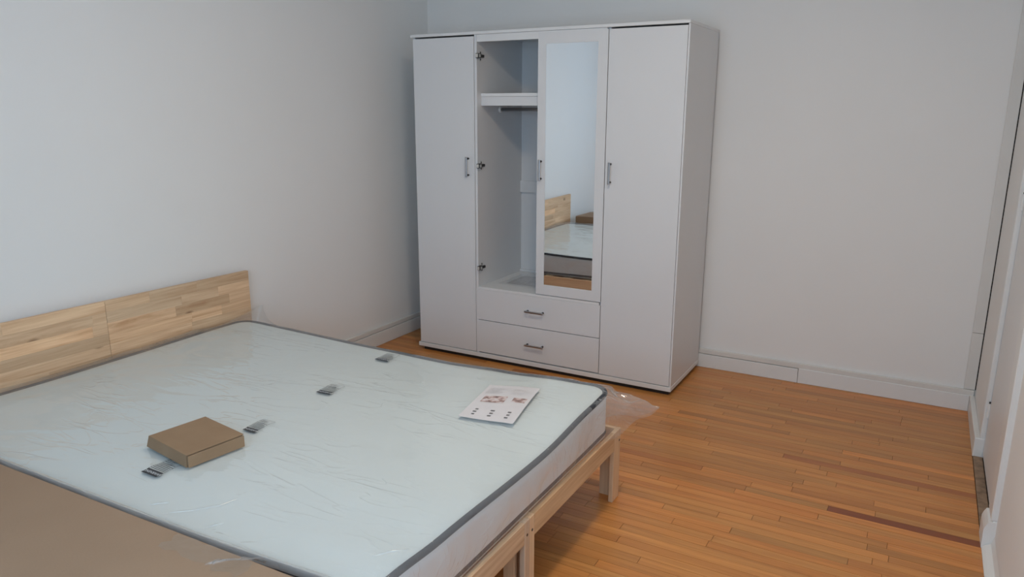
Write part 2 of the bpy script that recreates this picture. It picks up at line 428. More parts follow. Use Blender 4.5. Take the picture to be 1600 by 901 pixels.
# plinth blocks
struct(box('trim_4', RW-0.022, RW+0.017, D0+0.002, D0+0.085, 0, 0.089, MT['trim'], None, 0.004, 2), 'white plinth block under the far door casing', 'trim')
bm = bmesh.new()
pr = [(RW-0.023, 0), (RW-0.0235, 0.070), (RW-0.019, 0.084), (RW-0.012, 0.098), (RW+0.021, 0.104), (RW+0.021, 0)]
A = [bm.verts.new((px, D1-0.115, pz)) for px, pz in pr]; B = [bm.verts.new((px, D1-0.004, pz)) for px, pz in pr]
bm.faces.new(A); bm.faces.new(B[::-1])
for i in range(len(pr)): bm.faces.new((A[i], A[(i+1) % 6], B[(i+1) % 6], B[i]))
struct(bm_obj('trim_5', bm, MT['trim']), 'white chamfered plinth block under the near door casing', 'trim')
# bare wooden threshold
struct(box('trim_6', RW-0.019, RW+0.0165, D1-0.003, D0+0.001, 0.0, 0.006, MT['sill'], None, 0.002), 'worn brown bare wood threshold in front of the narrow door', 'threshold')

# ---- baseboards: a thick lower board with a thinner cap strip above it
def board_run(name, pts_lower, pts_cap, lab):
    e = bpy.data.objects.new(name, None); COL.objects.link(e); e.location = (pts_lower[0][0], pts_lower[0][2], 0)
    struct(e, lab, 'baseboard')
    for q in pts_lower: box('lower_board', *q, MT['trim'], e, 0.0025, 2)
    for q in pts_cap: box('cap_strip', *q, MT['trim_aged'], e, 0.003, 2)
    return e
board_run('baseboard_back', [(0.021, 2.4275, -0.02, -0.0005, 0, 0.079), (2.429, RW-0.0225, -0.02, -0.0005, 0, 0.083)],
          [(0.021, RW-0.006, -0.0165, -0.0005, 0.0815, 0.110)], 'white two-step baseboard along the back wall')
board_run('baseboard_left', [(0.0005, 0.02, ROOM_Y, -0.0005, 0, 0.086)], [(0.0005, 0.0165, ROOM_Y, -0.0005, 0.0885, 0.115)], 'white two-step baseboard along the left wall')
board_run('baseboard_right', [(RW-0.022, RW-0.0005, -0.498, -0.0005, 0, 0.083)], [], 'short white baseboard on the right wall before the door')
bm = bmesh.new()
pr = [(RW-0.021, 0), (RW-0.021, 0.006), (RW-0.012, 0.014), (RW+0.004, 0.024), (RW+0.0115, 0.05), (RW+0.0115, 0)]
A = [bm.verts.new((px, ROOM_Y+0.001, pz)) for px, pz in pr]; B = [bm.verts.new((px, D1-0.117, pz)) for px, pz in pr]
bm.faces.new(A); bm.faces.new(B[::-1])
for i in range(6): bm.faces.new((A[i], A[(i+1) % 6], B[(i+1) % 6], B[i]))
struct(bm_obj('trim_7', bm, MT['trim']), 'low sloping shoe moulding along the near right wall', 'trim')
# cover strip in the far right corner with a dark strip painting the shade of the open joint beside it
struct(box('trim_8', RW-0.052, RW-0.0045, -0.009, -0.0005, 0.1115, 0.40, MT['trim_aged'], None, 0.0015), 'lower piece of the thin cover strip in the far right corner', 'trim')
struct(box('trim_9', RW-0.052, RW-0.0045, -0.009, -0.0005, 0.402, CEIL, MT['trim_aged'], None, 0.0015), 'upper piece of the thin cover strip in the far right corner', 'trim')
struct(box('joint_shade', RW-0.0043, RW-0.0003, -0.006, -0.0005, 0.1115, CEIL, MT['gap_shade']), 'dark strip painted as the shade of the open joint in the far right corner', 'trim')

# ---- ceiling lamp in the middle of the room
lamp = thing('ceiling_lamp', 'round white flat ceiling lamp glowing above the bed', 'lamp', (LAMP[0], LAMP[1], CEIL))
bm = bmesh.new(); cyl(bm, (LAMP[0], LAMP[1], LAMP[2]+0.002), (LAMP[0], LAMP[1], CEIL-0.0005), 0.19, 48)
bm_obj('lamp_base', bm, MT['lamp_white'], lamp)
bm = bmesh.new()
for (ra, za), (rb_, zb_) in zip([(0.2, CEIL-0.04), (0.2, LAMP[2]-0.008), (0.188, LAMP[2]-0.008), (0.188, LAMP[2]+0.001)], [(0.2, LAMP[2]-0.008), (0.188, LAMP[2]-0.008), (0.188, LAMP[2]+0.001), (0.2, CEIL-0.04)]):
    for q in range(48):
        a0, a1 = 2*PI*q/48, 2*PI*(q+1)/48
        bm.faces.new([bm.verts.new((LAMP[0]+r_*math.cos(a_), LAMP[1]+r_*math.sin(a_), z_)) for r_, z_, a_ in ((ra, za, a0), (ra, za, a1), (rb_, zb_, a1), (rb_, zb_, a0))])
bmesh.ops.remove_doubles(bm, verts=bm.verts[:], dist=1e-5)
bm_obj('lamp_rim', bm, MT['lamp_white'], lamp)
bm = bmesh.new(); cyl(bm, (LAMP[0], LAMP[1], LAMP[2]-0.004), (LAMP[0], LAMP[1], LAMP[2]), 0.187, 48)
bm_obj('lamp_diffuser', bm, MT['glow'], lamp)

# ================================================================== WARDROBE
XL, XR, FY, BY, ZB, ZT = 0.2752, 1.8814, -0.5502, -0.028, 0.0215, 1.860
T = 0.015
wr = thing('wardrobe', 'white four-door wardrobe with a mirror door, two drawers and one door missing', 'wardrobe', ((XL+XR)/2, (FY+BY)/2, 0))
LM, LE = MT['lam'], MT['lam_edge']
box('top_panel', XL-0.004, XR+0.0005, FY-0.004, BY, ZT-T, ZT, LE, wr, 0.001)
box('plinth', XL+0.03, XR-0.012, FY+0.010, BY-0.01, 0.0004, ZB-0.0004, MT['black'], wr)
box('base_panel', XL-0.003, XR+0.002, FY-0.004, BY, ZB, ZB+0.024, LE, wr, 0.001)
P1, P2 = 0.6925, 1.4755                         # faces where the door fronts meet
Z0i, Z1i = ZB+0.0245, ZT-T-0.0005
box('side_panel', XL, XL+T, FY+0.0185, BY, Z0i, Z1i, LM, wr)
box('side_panel', XR-T*0.55, XR, FY+0.001, BY, Z0i, Z1i, LM, wr)
DP = FY+0.0185                                    # carcase front, behind the doors
box('partition', P1+0.002, P1+0.017, DP-0.0165, BY-0.004, Z0i, Z1i, LM, wr)
box('partition', P2-0.009, P2+0.006, DP, BY-0.004, Z0i, Z1i, LM, wr)
box('back_panel', XL+T+0.0005, XR-T, BY-0.0035, BY, Z0i, Z1i, LM, wr)
CX0, CX1 = P1+0.0175, P2-0.0095                 # the open compartment
box('header_rail', CX0, CX1, FY+0.004, FY+0.018, 1.807, Z1i, LE, wr)
box('compartment_floor', CX0, CX1, FY+0.0015, BY-0.0045, 0.4335, 0.4475, LE, wr, 0.0008)
sh = box('shelf', CX0, CX1, FY+0.042, BY-0.0045, 1.521, 1.538, LE, wr, 0.001)
box('shelf_fascia', CX0, CX1, FY+0.046, FY+0.061, 1.472, 1.5205, LM, wr)
box('back_rail', CX0, CX1, BY-0.0195, BY-0.0045, 0.951, 1.022, LM, wr)
bm = bmesh.new(); tube(bm, [(CX0+0.004, -0.30, 1.452), (CX1-0.004, -0.30, 1.452)], 0.0095, 16)
rod = bm_obj('hanging_rail', bm, MT['metal'], wr, True)
for xa in (CX0+0.0005, CX1-0.0125):
    bm = bmesh.new(); cyl(bm, (xa, -0.30, 1.452), (xa+0.012, -0.30, 1.452), 0.017, 18)
    bm_obj('rail_socket', bm, LE, rod)
box('back_rail', CX0, CX1, BY-0.0195, BY-0.0045, 0.448, 0.46, LM, wr)

def handle(parent, x, y, z, vertical, L=0.100):
    """Bar handle with two round posts; y is the door face."""
    d = Vector((0, 0, 1)) if vertical else Vector((1, 0, 0))
    c = Vector((x, y-0.026, z))
    bm = bmesh.new()
    h = L/2+0.006
    if vertical: bbox(bm, c.x-0.0055, c.x+0.0055, c.y-0.004, c.y+0.004, z-h, z+h, 0.0025, 2)
    else: bbox(bm, x-h, x+h, c.y-0.004, c.y+0.004, z-0.0055, z+0.0055, 0.0025, 2)
    o = bm_obj('handle', bm, MT['metal'], parent)
    for s in (-1, 1):
        p = c+d*(s*(L/2-0.004))
        bm = bmesh.new(); cyl(bm, (p.x, y-0.0235, p.z), (p.x, y-0.0002, p.z), 0.0052, 12)
        bm_obj('handle_post', bm, MT['steel_dark'], o)
    return o
DT = 0.016
# left door, right door
zb, zt = ZB+0.028, ZT-T-0.0085
d = box('door', XL+0.010, P1-0.0015, FY, FY+DT, zb, zt, LM, wr, 0.0008); handle(d, 0.651, FY, 1.137, True)
d = box('door', P2+0.0025, XR-T*0.55-0.002, FY, FY+DT, zb, zt, LM, wr, 0.0008); handle(d, 1.508, FY, 1.137, True)
# mirror door
mx0, mx1, mz0, mz1 = 1.086, P2-0.0015, 0.4525, zt
ix0, ix1, iz0, iz1 = 1.132, 1.4215, 0.508, 1.781
bm = bmesh.new()
bbox(bm, mx0, ix0, FY, FY+DT, mz0, mz1); bbox(bm, ix1, mx1, FY, FY+DT, mz0, mz1)
bbox(bm, ix0, ix1, FY, FY+DT, mz0, iz0); bbox(bm, ix0, ix1, FY, FY+DT, iz1, mz1)
md = bm_obj('mirror_door', bm, LM, wr)
box('mirror', ix0, ix1, FY+0.004, FY+0.009, iz0, iz1, MT['mirror'], md)
MIRROR_TURN = 0.0
handle(md, 1.111, FY, 1.137, True)
# drawers
for z0, z1, hz in ((0.0525, 0.2475, 0.148), (0.2515, 0.4465, 0.346)):
    dw = box('drawer', P1+0.0015, P2-0.0015, FY, FY+DT, z0, min(z1, 0.4330 if z1 > 0.44 else z1)+ (0.0 if z1 < 0.44 else 0.0), LM, wr, 0.0008)
    handle(dw, 1.0855, FY, hz, False, 0.104)
    box('drawer_box', CX0+0.012, CX1-0.012, FY+DT+0.001, BY-0.03, z0+0.012, z0+0.13, LM, wr)
# hinges left on the partition of the missing door
for zc, tilt in ((1.735, 0.0), (1.144, 0.15), (0.559, -0.25)):
    hy = FY+0.030
    xp = P1+0.0175
    bm = bmesh.new()
    bbox(bm, xp, xp+0.002, hy-0.012, hy+0.022, zc-0.008, zc+0.008)
    bbox(bm, xp, xp+0.003, hy-0.004, hy+0.012, zc-0.026, zc-0.008, 0.001)
    bbox(bm, xp, xp+0.003, hy-0.004, hy+0.012, zc+0.008, zc+0.026, 0.001)
    hi = bm_obj('hinge', bm, MT['steel'], wr)
    for s in (-1, 1):
        bm = bmesh.new(); cyl(bm, (xp+0.003, hy+0.004, zc+s*0.018), (xp+0.0048, hy+0.004, zc+s*0.018), 0.004, 12)
        bm_obj('screw', bm, MT['steel_dark'], hi)
    bm = bmesh.new()
    bbox(bm, xp+0.003, xp+0.014, hy-0.006, hy+0.030, zc-0.0075, zc+0.0075, 0.002)
    bm_obj('hinge_arm', bm, MT['steel_dark'], hi)
    bm = bmesh.new()
    bbox(bm, xp-0.002, xp+0.0175, hy-0.040, hy-0.008, zc-0.0125, zc+0.0125, 0.003, 2)
    bm_obj('hinge_cup', bm, MT['steel_dark'], hi)
    bm = bmesh.new()
    bbox(bm, xp+0.0005, xp+0.0150, hy-0.0425, hy-0.0402, zc-0.0095, zc+0.0095, 0.0012)
    bbox(bm, xp+0.0176, xp+0.0190, hy-0.035, hy-0.016, zc-0.0085, zc+0.0085, 0.0006)
    bm_obj('hinge_plate', bm, MT['steel'], hi)

# clear bag with fittings and instruction sheet in the open compartment
bag = thing('fittings_bag', 'crumpled clear bag with a printed sheet and screws inside the open wardrobe compartment', 'bag', (0.90, -0.27, 0.4476))
bx, by_, bz = 0.90, -0.27, 0.4480
sheet = box('instruction_sheet', bx-0.095, bx+0.11, by_-0.13, by_+0.11, bz, bz+0.0006, MT['paper'], bag)
bm = bmesh.new()
def seg(bm, x0, y0, x1, y1, w, z):
    a = Vector((x0, y0, 0)); b = Vector((x1, y1, 0)); t = (b-a).normalized(); s = Vector((-t.y, t.x, 0))*w/2
    lo = [bm.verts.new((q.x, q.y, z)) for q in (a-s, b-s, b+s, a+s)]
    hi2 = [bm.verts.new((q.x, q.y, z+0.0003)) for q in (a-s, b-s, b+s, a+s)]
    bm.faces.new(lo[::-1]); bm.faces.new(hi2)
    for i in range(4): bm.faces.new((lo[i], lo[(i+1) % 4], hi2[(i+1) % 4], hi2[i]))
zz = bz+0.0007
for (cx, cy, w_, h_) in ((bx-0.045, by_-0.065, 0.04, 0.05), (bx+0.055, by_-0.06, 0.04, 0.055), (bx-0.04, by_+0.05, 0.045, 0.04), (bx+0.06, by_+0.05, 0.035, 0.04)):
    for q in range(2):
        w2, h2 = w_-q*0.009, h_-q*0.009
        for s in ((-1, -1, 1, -1), (1, -1, 1, 1), (1, 1, -1, 1), (-1, 1, -1, -1)):
            seg(bm, cx+s[0]*w2, cy+s[1]*h2, cx+s[2]*w2, cy+s[3]*h2, 0.0035, zz)
    for j in range(3): seg(bm, cx-w_*0.7, cy-0.02+j*0.018, cx+w_*0.7, cy-0.02+j*0.018, 0.002, zz)
bm_obj('printed_lines', bm, MT['print_dark'], sheet)
for i in range(7):
    a = i*1.1; sx, sy = bx+0.085+0.02*math.cos(a*2), by_+0.03+0.03*math.sin(a)
    bm = bmesh.new(); tube(bm, [(sx, sy, bz+0.006+0.003*(i % 3)), (sx+0.03*math.cos(a), sy+0.03*math.sin(a), bz+0.007+0.003*(i % 2))], 0.0032, 8)
    bm_obj('screw', bm, MT['steel_dark'], bag)
bm = bmesh.new(); N = 34; gv = {}
for i in range(N+1):
    for j in range(N+1):
        u_, v_ = i/N-0.5, j/N-0.5
        x = bx+0.005+u_*0.27; y = by_-0.01+v_*0.30
        n_ = noise.noise(Vector((x*22, y*22, 3.1)))+0.5*noise.noise(Vector((x*55, y*55, 1.7)))
        e = min(1, (0.5-max(abs(u_), abs(v_)))*6)
        z = bz+0.002+e*(0.006+0.009*abs(n_))+(0.012*max(0, u_+0.1) if v_ > -0.2 else 0)*e
        gv[i, j] = bm.verts.new((x+0.01*noise.noise(Vector((v_*5, 0, 2))), y, z))
for i in range(N):
    for j in range(N): bm.faces.new((gv[i, j], gv[i+1, j], gv[i+1, j+1], gv[i, j+1]))
bm_obj('bag_film', bm, MT['film2'], bag, True)

# ================================================================== BED FRAME
BX0, BX1 = 0.0515, 2.0227
BYF, BYM, BYN = -1.651, -2.3855, -3.120         # far side, middle, near side
RZ0, RZ1 = 0.213, 0.284
bed = thing('bed_frame', 'low natural pine bed frame with a butcher-block headboard against the left wall', 'bed frame', ((BX0+BX1)/2, BYM, 0))
def tone(rr, s=0.09):
    t = rr.gauss(1.0, s); w = rr.gauss(0, 0.02)
    return (t*(1+w), t, t*(1-2*w), 1)
rb = random.Random(5)
# headboard: two panels of finger-jointed blocks
HB_ROW = 0.0455; HZ1 = 0.676; HZ0 = HZ1-9*HB_ROW; HXF, HXB = 0.0505, 0.0275
far_rows = [  # the far panel, measured from its far edge: lengths and tones of the blocks (top rows first)
    [(0.30, 0.80), (0.24, 0.92), (0.20, 0.95)],
    [(0.185, 1.03), (0.20, 0.97), (0.355, 0.93)],
    [(0.125, 1.0), (0.295, 0.80), (0.32, 1.10)],
    [(0.175, 0.95), (0.165, 1.08), (0.40, 1.03)],
    [(0.345, 0.92), (0.395, 1.06)],
    [(0.37, 0.84), (0.37, 0.82)],
    [(0.28, 0.98), (0.46, 1.02)], [(0.4, 1.0), (0.34, 0.9)], [(0.2, 0.9), (0.54, 1.0)]]
near_rows = [
    [(0.34, 1.05), (0.40, 0.94)],
    [(0.05, 1.0), (0.45, 0.98), (0.24, 1.02)],
    [(0.055, 0.98), (0.40, 1.12), (0.285, 0.92)],
    [(0.42, 0.80), (0.32, 0.95)],
    [(0.46, 0.98), (0.28, 1.06)],
    [(0.22, 0.88), (0.52, 0.98)],
    [(0.5, 1.0), (0.24, 0.93)], [(0.3, 0.96), (0.44, 1.03)], [(0.4, 1.0), (0.34, 0.95)]]
def rise(o):                                   # the board stands a touch higher at its near end
    off = world_of(o.parent)
    for v in o.data.vertices: v.co.z += 0.0115*(-1.64-(v.co.y+off.y))
for ystart, rows, PLEN in ((-1.640, far_rows, 0.7385), (-2.3795, near_rows, 0.855)):
    hp = box('headboard_panel', HXB, HXB+0.006, ystart-PLEN+0.0005, ystart-0.0005, HZ0+0.001, HZ1-0.001, MT['pine_y'], bed); rise(hp)
    for ri, rw_ in enumerate(rows):
        z1 = HZ1-ri*HB_ROW; z0 = z1-HB_ROW
        yy = ystart; tot = sum(a for a, b in rw_)
        for (ln, tn) in rw_:
            ln *= PLEN/tot
            o = box('wood_block', HXB+0.0062, HXF+rb.uniform(-0.0003, 0.0003), yy-ln+0.0002, yy-0.0002, z0+0.0002, z1-0.0002, MT['pine_y'], hp)
            w = rb.gauss(0, 0.02); o.color = (tn*(1+w), tn*0.985, tn*(0.97-w), 1); rise(o)
            yy -= ln
    # legs behind the headboard
for ya, yb in ((BYF, BYF-0.062), (BYN+0.062, BYN)):
    o = box('leg', HXF+0.001, HXF+0.020, yb, ya, 0, 0.42, MT['pine_z'], bed, 0.001); o.color = tone(rb)
PT = 0.017
# foot end: rails and posts flush with each other
for (a, b) in ((BYF-0.0625, BYM+0.0315), (BYM-0.0315, BYN+0.0625)):
    o = box('foot_rail', BX1-PT, BX1, a, b, RZ0, RZ1, MT['pine_y'], bed, 0.0012); o.color = tone(rb)
for (a, b) in ((BYF-0.062, BYF), (BYM+0.0008, BYM+0.031), (BYM-0.031, BYM-0.0008), (BYN, BYN+0.062)):
    o = box('leg', BX1-PT, BX1, a, b, 0, RZ1, MT['pine_z'], bed, 0.0012); o.color = tone(rb, 0.05)
    yc = (a+b)/2
    sc_ = bmesh.new(); ys = yc+(0.020 if a == BYF-0.062 else 0.0)
    cyl(sc_, (BX1-0.001, ys, 0.238), (BX1+0.0007, ys, 0.238), 0.0045, 12)
    bm_obj('screw_hole', sc_, MT['steel_dark'], o)
# inner legs along the rails
for (a, b) in ((BYF-PT, BYF), (BYM-0.031, BYM-0.0145), (BYM+0.0145, BYM+0.031), (BYN, BYN+PT)):
    o = box('leg', 1.950, 1.988, a, b, 0, RZ0-0.0003, MT['pine_z'], bed, 0.001); o.color = tone(rb, 0.05)
for (a, b) in ((BYF-PT, BYF), (BYM-0.031, BYM+0.031), (BYN, BYN+PT)):
    o = box('side_rail', 0.0722, BX1-PT-0.0003, a, b, RZ0, RZ1, MT['pine_x'], bed, 0.0012); o.color = tone(rb)
for i in range(13):
    xs = 0.14+i*0.145
    for (a, b) in ((BYF-PT-0.0005, BYM+0.0315), (BYM-0.0315, BYN+PT+0.0005)):
        o = box('slat', xs, xs+0.06, a, b, RZ1-0.020, RZ1-0.002, MT['pine_y'], bed); o.color = tone(rb)

# ================================================================== MATTRESS
MX0, MX1, MY0, MY1 = 0.068, 2.004, -3.104, -1.702
MZ0 = 0.2865
far_z = [(0.07, 0.446), (0.9, 0.432), (1.25, 0.4285), (1.55, 0.439), (1.82, 0.455), (2.0, 0.459)]
foot_z = [(-3.12, 0.458), (-3.0, 0.455), (-2.8, 0.442), (-2.25, 0.427), (-1.9, 0.448), (-1.70, 0.460)]
def mtop(x, y):
    a = math.exp(-max(0, MY1-y)/0.14); b = math.exp(-max(0, MX1-x)/0.14); w0 = 0.12
    z = (a*interp(far_z, x)+b*interp(foot_z, y)+w0*0.438)/(a+b+w0)
    return z+0.0025*noise.noise(Vector((x*3.1, y*3.1, 0.4)))
def skew(x, y):                                  # the near edge is not quite parallel to the far one
    return 0.024*(x-1.1)*(MY1-y)/(MY1-MY0)
def lattice(nx, ny, nz, bottom=True):
    V, F, idx = [], [], {}
    def vid(i, j, k_):
        key = (i, j, k_)
        if key not in idx: idx[key] = len(V); V.append(key)
        return idx[key]
    for i in range(nx):
        for j in range(ny):
            F.append((vid(i, j, nz), vid(i+1, j, nz), vid(i+1, j+1, nz), vid(i, j+1, nz)))
            if bottom: F.append((vid(i, j, 0), vid(i, j+1, 0), vid(i+1, j+1, 0), vid(i+1, j, 0)))
    for k_ in range(nz):
        for i in range(nx):
            F.append((vid(i, 0, k_), vid(i+1, 0, k_), vid(i+1, 0, k_+1), vid(i, 0, k_+1)))
            F.append((vid(i, ny, k_), vid(i, ny, k_+1), vid(i+1, ny, k_+1), vid(i+1, ny, k_)))
        for j in range(ny):
            F.append((vid(0, j, k_), vid(0, j, k_+1), vid(0, j+1, k_+1), vid(0, j+1, k_)))
            F.append((vid(nx, j, k_), vid(nx, j+1, k_), vid(nx, j+1, k_+1), vid(nx, j, k_+1)))
    return V, F
def round_plan(x, y, x0, x1, y0, y1, r):
    cx = min(max(x, x0+r), x1-r); cy = min(max(y, y0+r), y1-r)
    dx, dy = x-cx, y-cy
    if dx and dy:
        f = max(abs(dx), abs(dy))/math.hypot(dx, dy); x, y = cx+dx*f, cy+dy*f
    return x, y
def slab_point(i, j, k_, nx, ny, nz, off, r, redge):
    x0, x1, y0, y1 = MX0-off*0.3, MX1+off, MY0-off, MY1+off
    x = x0+(x1-x0)*i/nx; y = y0+(y1-y0)*j/ny
    s = min(x-x0, x1-x, y-y0, y1-y)
    x, y = round_plan(x, y, x0, x1, y0, y1, r)
    y += skew(x, y)
    top = mtop(x, y)+off
    if k_ == nz:
        if s < redge: top -= (redge-math.sqrt(max(0, redge**2-(redge-s)**2)))*0.8
        return x, y, top
    top -= redge*0.8
    return x, y, MZ0+(top-MZ0)*k_/nz
mt = thing('mattress', 'mint-white mattress with dark piping, still wrapped in clear plastic on the pine bed', 'mattress', ((MX0+MX1)/2, (MY0+MY1)/2, MZ0))
def lat_obj(name, nx, ny, nz, off, r, redge, mat, bottom, warp=None):
    V, F = lattice(nx, ny, nz, bottom)
    pts = []
    for (i, j, k_) in V:
        p = slab_point(i, j, k_, nx, ny, nz, off, r, redge)
        if warp: p = warp(p, i, j, k_, nx, ny, nz)
        pts.append(tuple(a-b for a, b in zip(p, mt.location)))
    me = bpy.data.meshes.new(name); me.from_pydata(pts, [], F); me.update()
    return link(name, me, mat, mt, smooth=True)
core = lat_obj('mattress_body', 96, 72, 6, 0.0, 0.075, 0.016, MT['mat'], True)
core.data.materials.append(MT['matside'])
for p in core.data.polygons:
    if abs(p.normal.z) < 0.5: p.material_index = 1
def outline(n, r, off=0.0):
    x0, x1, y0, y1 = MX0-off, MX1+off, MY0-off, MY1+off
    P = []
    for (cx, cy, a0) in ((x1-r, y1-r, 0), (x0+r, y1-r, 90), (x0+r, y0+r, 180), (x1-r, y0+r, 270)):
        for q in range(9):
            a = math.radians(a0+q*90/8); P.append((cx+r*math.cos(a), cy+r*math.sin(a)))
    P = [(x, y+skew(x, y)) for x, y in P]
    out = []
    for i in range(len(P)):
        a, b = P[i], P[(i+1) % len(P)]; L = math.hypot(b[0]-a[0], b[1]-a[1]); m = max(1, int(L/0.04))
        for q in range(m): out.append((a[0]+(b[0]-a[0])*q/m, a[1]+(b[1]-a[1])*q/m))
    return out
OUT = outline(0, 0.075, -0.004)
bm = bmesh.new(); tube(bm, [(x, y, mtop(x, y)-0.004) for x, y in OUT], 0.01, 8, True, (0.0095, 0.0085))
bm_obj('piping', bm, MT['pipe'], mt, True)
bm = bmesh.new(); tube(bm, [(x, y, MZ0+0.014+0.006*noise.noise(Vector((x*2, y*2, 5)))) for x, y in OUT], 0.01, 8, True, (0.0085, 0.0085))
bm_obj('piping', bm, MT['pipe'], mt, True)

# clear plastic cover: loose film with creases, an ear at the far foot corner and a puffed end at the headboard
def crease(x, y):
    a = noise.noise(Vector((x*2.2+y*1.1, y*6.5-x*1.5, 1.3)))
    b = noise.noise(Vector((x*7+y*3, y*15-x*5, 4.2)))
    c = noise.noise(Vector((x*1.2, y*1.2, 9.7)))
    ridge = max(0.0, 1-abs(a)*7)
    return 0.0022+0.0028*ridge*(0.4+0.6*max(0, c+0.4))+0.0014*b
EAR = Vector((2.182, -1.672, 0.405)); EC = Vector((MX1, MY1, 0))
HEAD = Vector((0.09, -1.585, 0.515)); HC = Vector((MX0+0.05, MY1, 0))
def film_warp(p, i, j, k_, nx, ny, nz):
    x, y, z = p
    if k_ == nz:
        s = min(x-MX0, MX1-x, y-MY0, MY1-y)
        z += max(0.0, crease(x, y))+0.004*max(0, noise.noise(Vector((x*2, y*2, 3))))
    else:
        h = 1-k_/nz
        n1 = noise.noise(Vector((x*6, y*6, z*9))); n2 = noise.noise(Vector((x*17, y*17, z*14+3)))
        push = 0.006+0.016*max(0, n1+0.25)*math.sin(PI*min(1, h*1.1))+0.006*n2
        push = max(0.003, push)
        if i == nx: x += push
        if j == ny: y += push
        if j == 0: y -= push*0.5
        if k_ == 0: z += -0.004+0.012*noise.noise(Vector((x*5, y*5, 7)))
    v = Vector((x, y, z))
    d = math.hypot(v.x-EC.x, v.y-EC.y); R = 0.20
    if d < R:
        t = 1-d/R; w = (t*t*(3-2*t))**1.1*0.97
        fold = 0.020*math.sin(v.x*70+v.y*85)*t*(1-t)*2
        v = v+(EAR-v)*w+Vector((0, 0, fold))
    if k_ == nz and v.x < MX1+0.004 and v.y < MY1+0.004:
        v.z = max(v.z, mtop(v.x, v.y)+0.0045)
    d = math.hypot(v.x-HC.x, (v.y-HC.y)); R = 0.19
    if d < R:
        t = 1-d/R; w = t*t*(3-2*t)*0.8*(k_/nz)**0.5
        v = v+(HEAD-v)*w
    if k_ == nz and x < 0.30 and y < MY1-0.1:     # the slack end of the bag rides up against the headboard in waves
        t = (1-(x-MX0)/(0.30-MX0))*min(1.0, (MY1-0.1-y)/0.2)
        v.z += t*t*(0.012+0.030*max(0, noise.noise(Vector((y*3.3, 0.3, 8)))+0.25*noise.noise(Vector((y*11, 1.3, 8)))))
        v.z += 0.006*t*(1-t)*4*noise.noise(Vector((y*9, x*14, 2)))
    return v.x, v.y, v.z
film = lat_obj('plastic_cover', 170, 126, 9, 0.004, 0.06, 0.014, MT['film'], False, film_warp)
def ztop(x, y): return mtop(x, y)+0.004+max(0.0, crease(x, y))+0.004*max(0, noise.noise(Vector((x*2, y*2, 3))))

# printed warning notes on the film: a black heading with small text below
def letters(txt, size):
    cu = bpy.data.curves.new('txt', 'FONT'); cu.body = txt; cu.size = size; cu.align_x = 'CENTER'; cu.align_y = 'CENTER'
    ob = bpy.data.objects.new('txt', cu)
    me = bpy.data.meshes.new_from_object(ob)
    bpy.data.objects.remove(ob); bpy.data.curves.remove(cu)
    return me
def warning(cx, cy, ang, w, h, curl=0.0):
    ca, sa = math.cos(ang), math.sin(ang)
    def pt(u, v, lift):
        ww = 1.0+0.0*v
        uu = u+curl*(v/h)**2
        x = cx+uu*ca-v*sa; y = cy+uu*sa+v*ca
        return Vector((x, y, ztop(x, y)+0.0026+lift))-mt.location
    bm = bmesh.new()
    def patch(u0, u1, v0, v1, lift=0.0, nu=6, nv=4):
        g = {}
        for a in range(nu+1):
            for b in range(nv+1): g[a, b] = bm.verts.new(pt(u0+(u1-u0)*a/nu, v0+(v1-v0)*b/nv, lift))
        for a in range(nu):
            for b in range(nv): bm.faces.new((g[a, b], g[a+1, b], g[a+1, b+1], g[a, b+1]))
    patch(-w/2, w/2, -h/2, -h/2+h*0.25)                       # heading
    r_ = random.Random(int(abs(cy)*1000))
    for q in range(7):                                         # small text
        v0 = -h/2+h*(0.30+q*0.062); e = w*(0.5-0.10*r_.random()-(0.28 if q > 4 else 0))
        patch(-w/2+0.002, e, v0, v0+h*0.022, 0, 6, 1)
    for q in range(3):
        v0 = -h/2+h*(0.76+q*0.07); patch(-w/2+0.002, w*0.05, v0, v0+h*0.022, 0, 4, 1)
    b_ = 0.0012                                                # border and a small box
    patch(-w/2, -w/2+b_, -h/2+h*0.25, h/2, 0, 1, 6); patch(w/2-b_, w/2, -h/2+h*0.25, h/2, 0, 1, 6); patch(-w/2, w/2, h/2-b_, h/2, 0, 6, 1)
    patch(w*0.12, w*0.44, h*0.14, h*0.16, 0, 4, 1); patch(w*0.12, w*0.14, h*0.14, h*0.42, 0, 1, 4)
    me = bpy.data.meshes.new('warning_print'); bm.to_mesh(me); bm.free()
    o = link('warning_print', me, MT['ink'], mt)
    tm = letters('WARNING', h*0.15)
    for v in tm.vertices:
        v.co = pt(-v.co.x, -h/2+h*0.125-v.co.y, 0.0006)
    link('heading_letters', tm, MT['ink_w'], o)
    return o
warning(1.036, -1.800, 0.05, 0.062, 0.094)
warning(1.090, -2.200, 0.10, 0.060, 0.096)
warning(1.115, -2.565, 0.02, 0.052, 0.092, 0.012)
warning(1.105, -2.905, 0.0, 0.066, 0.100)
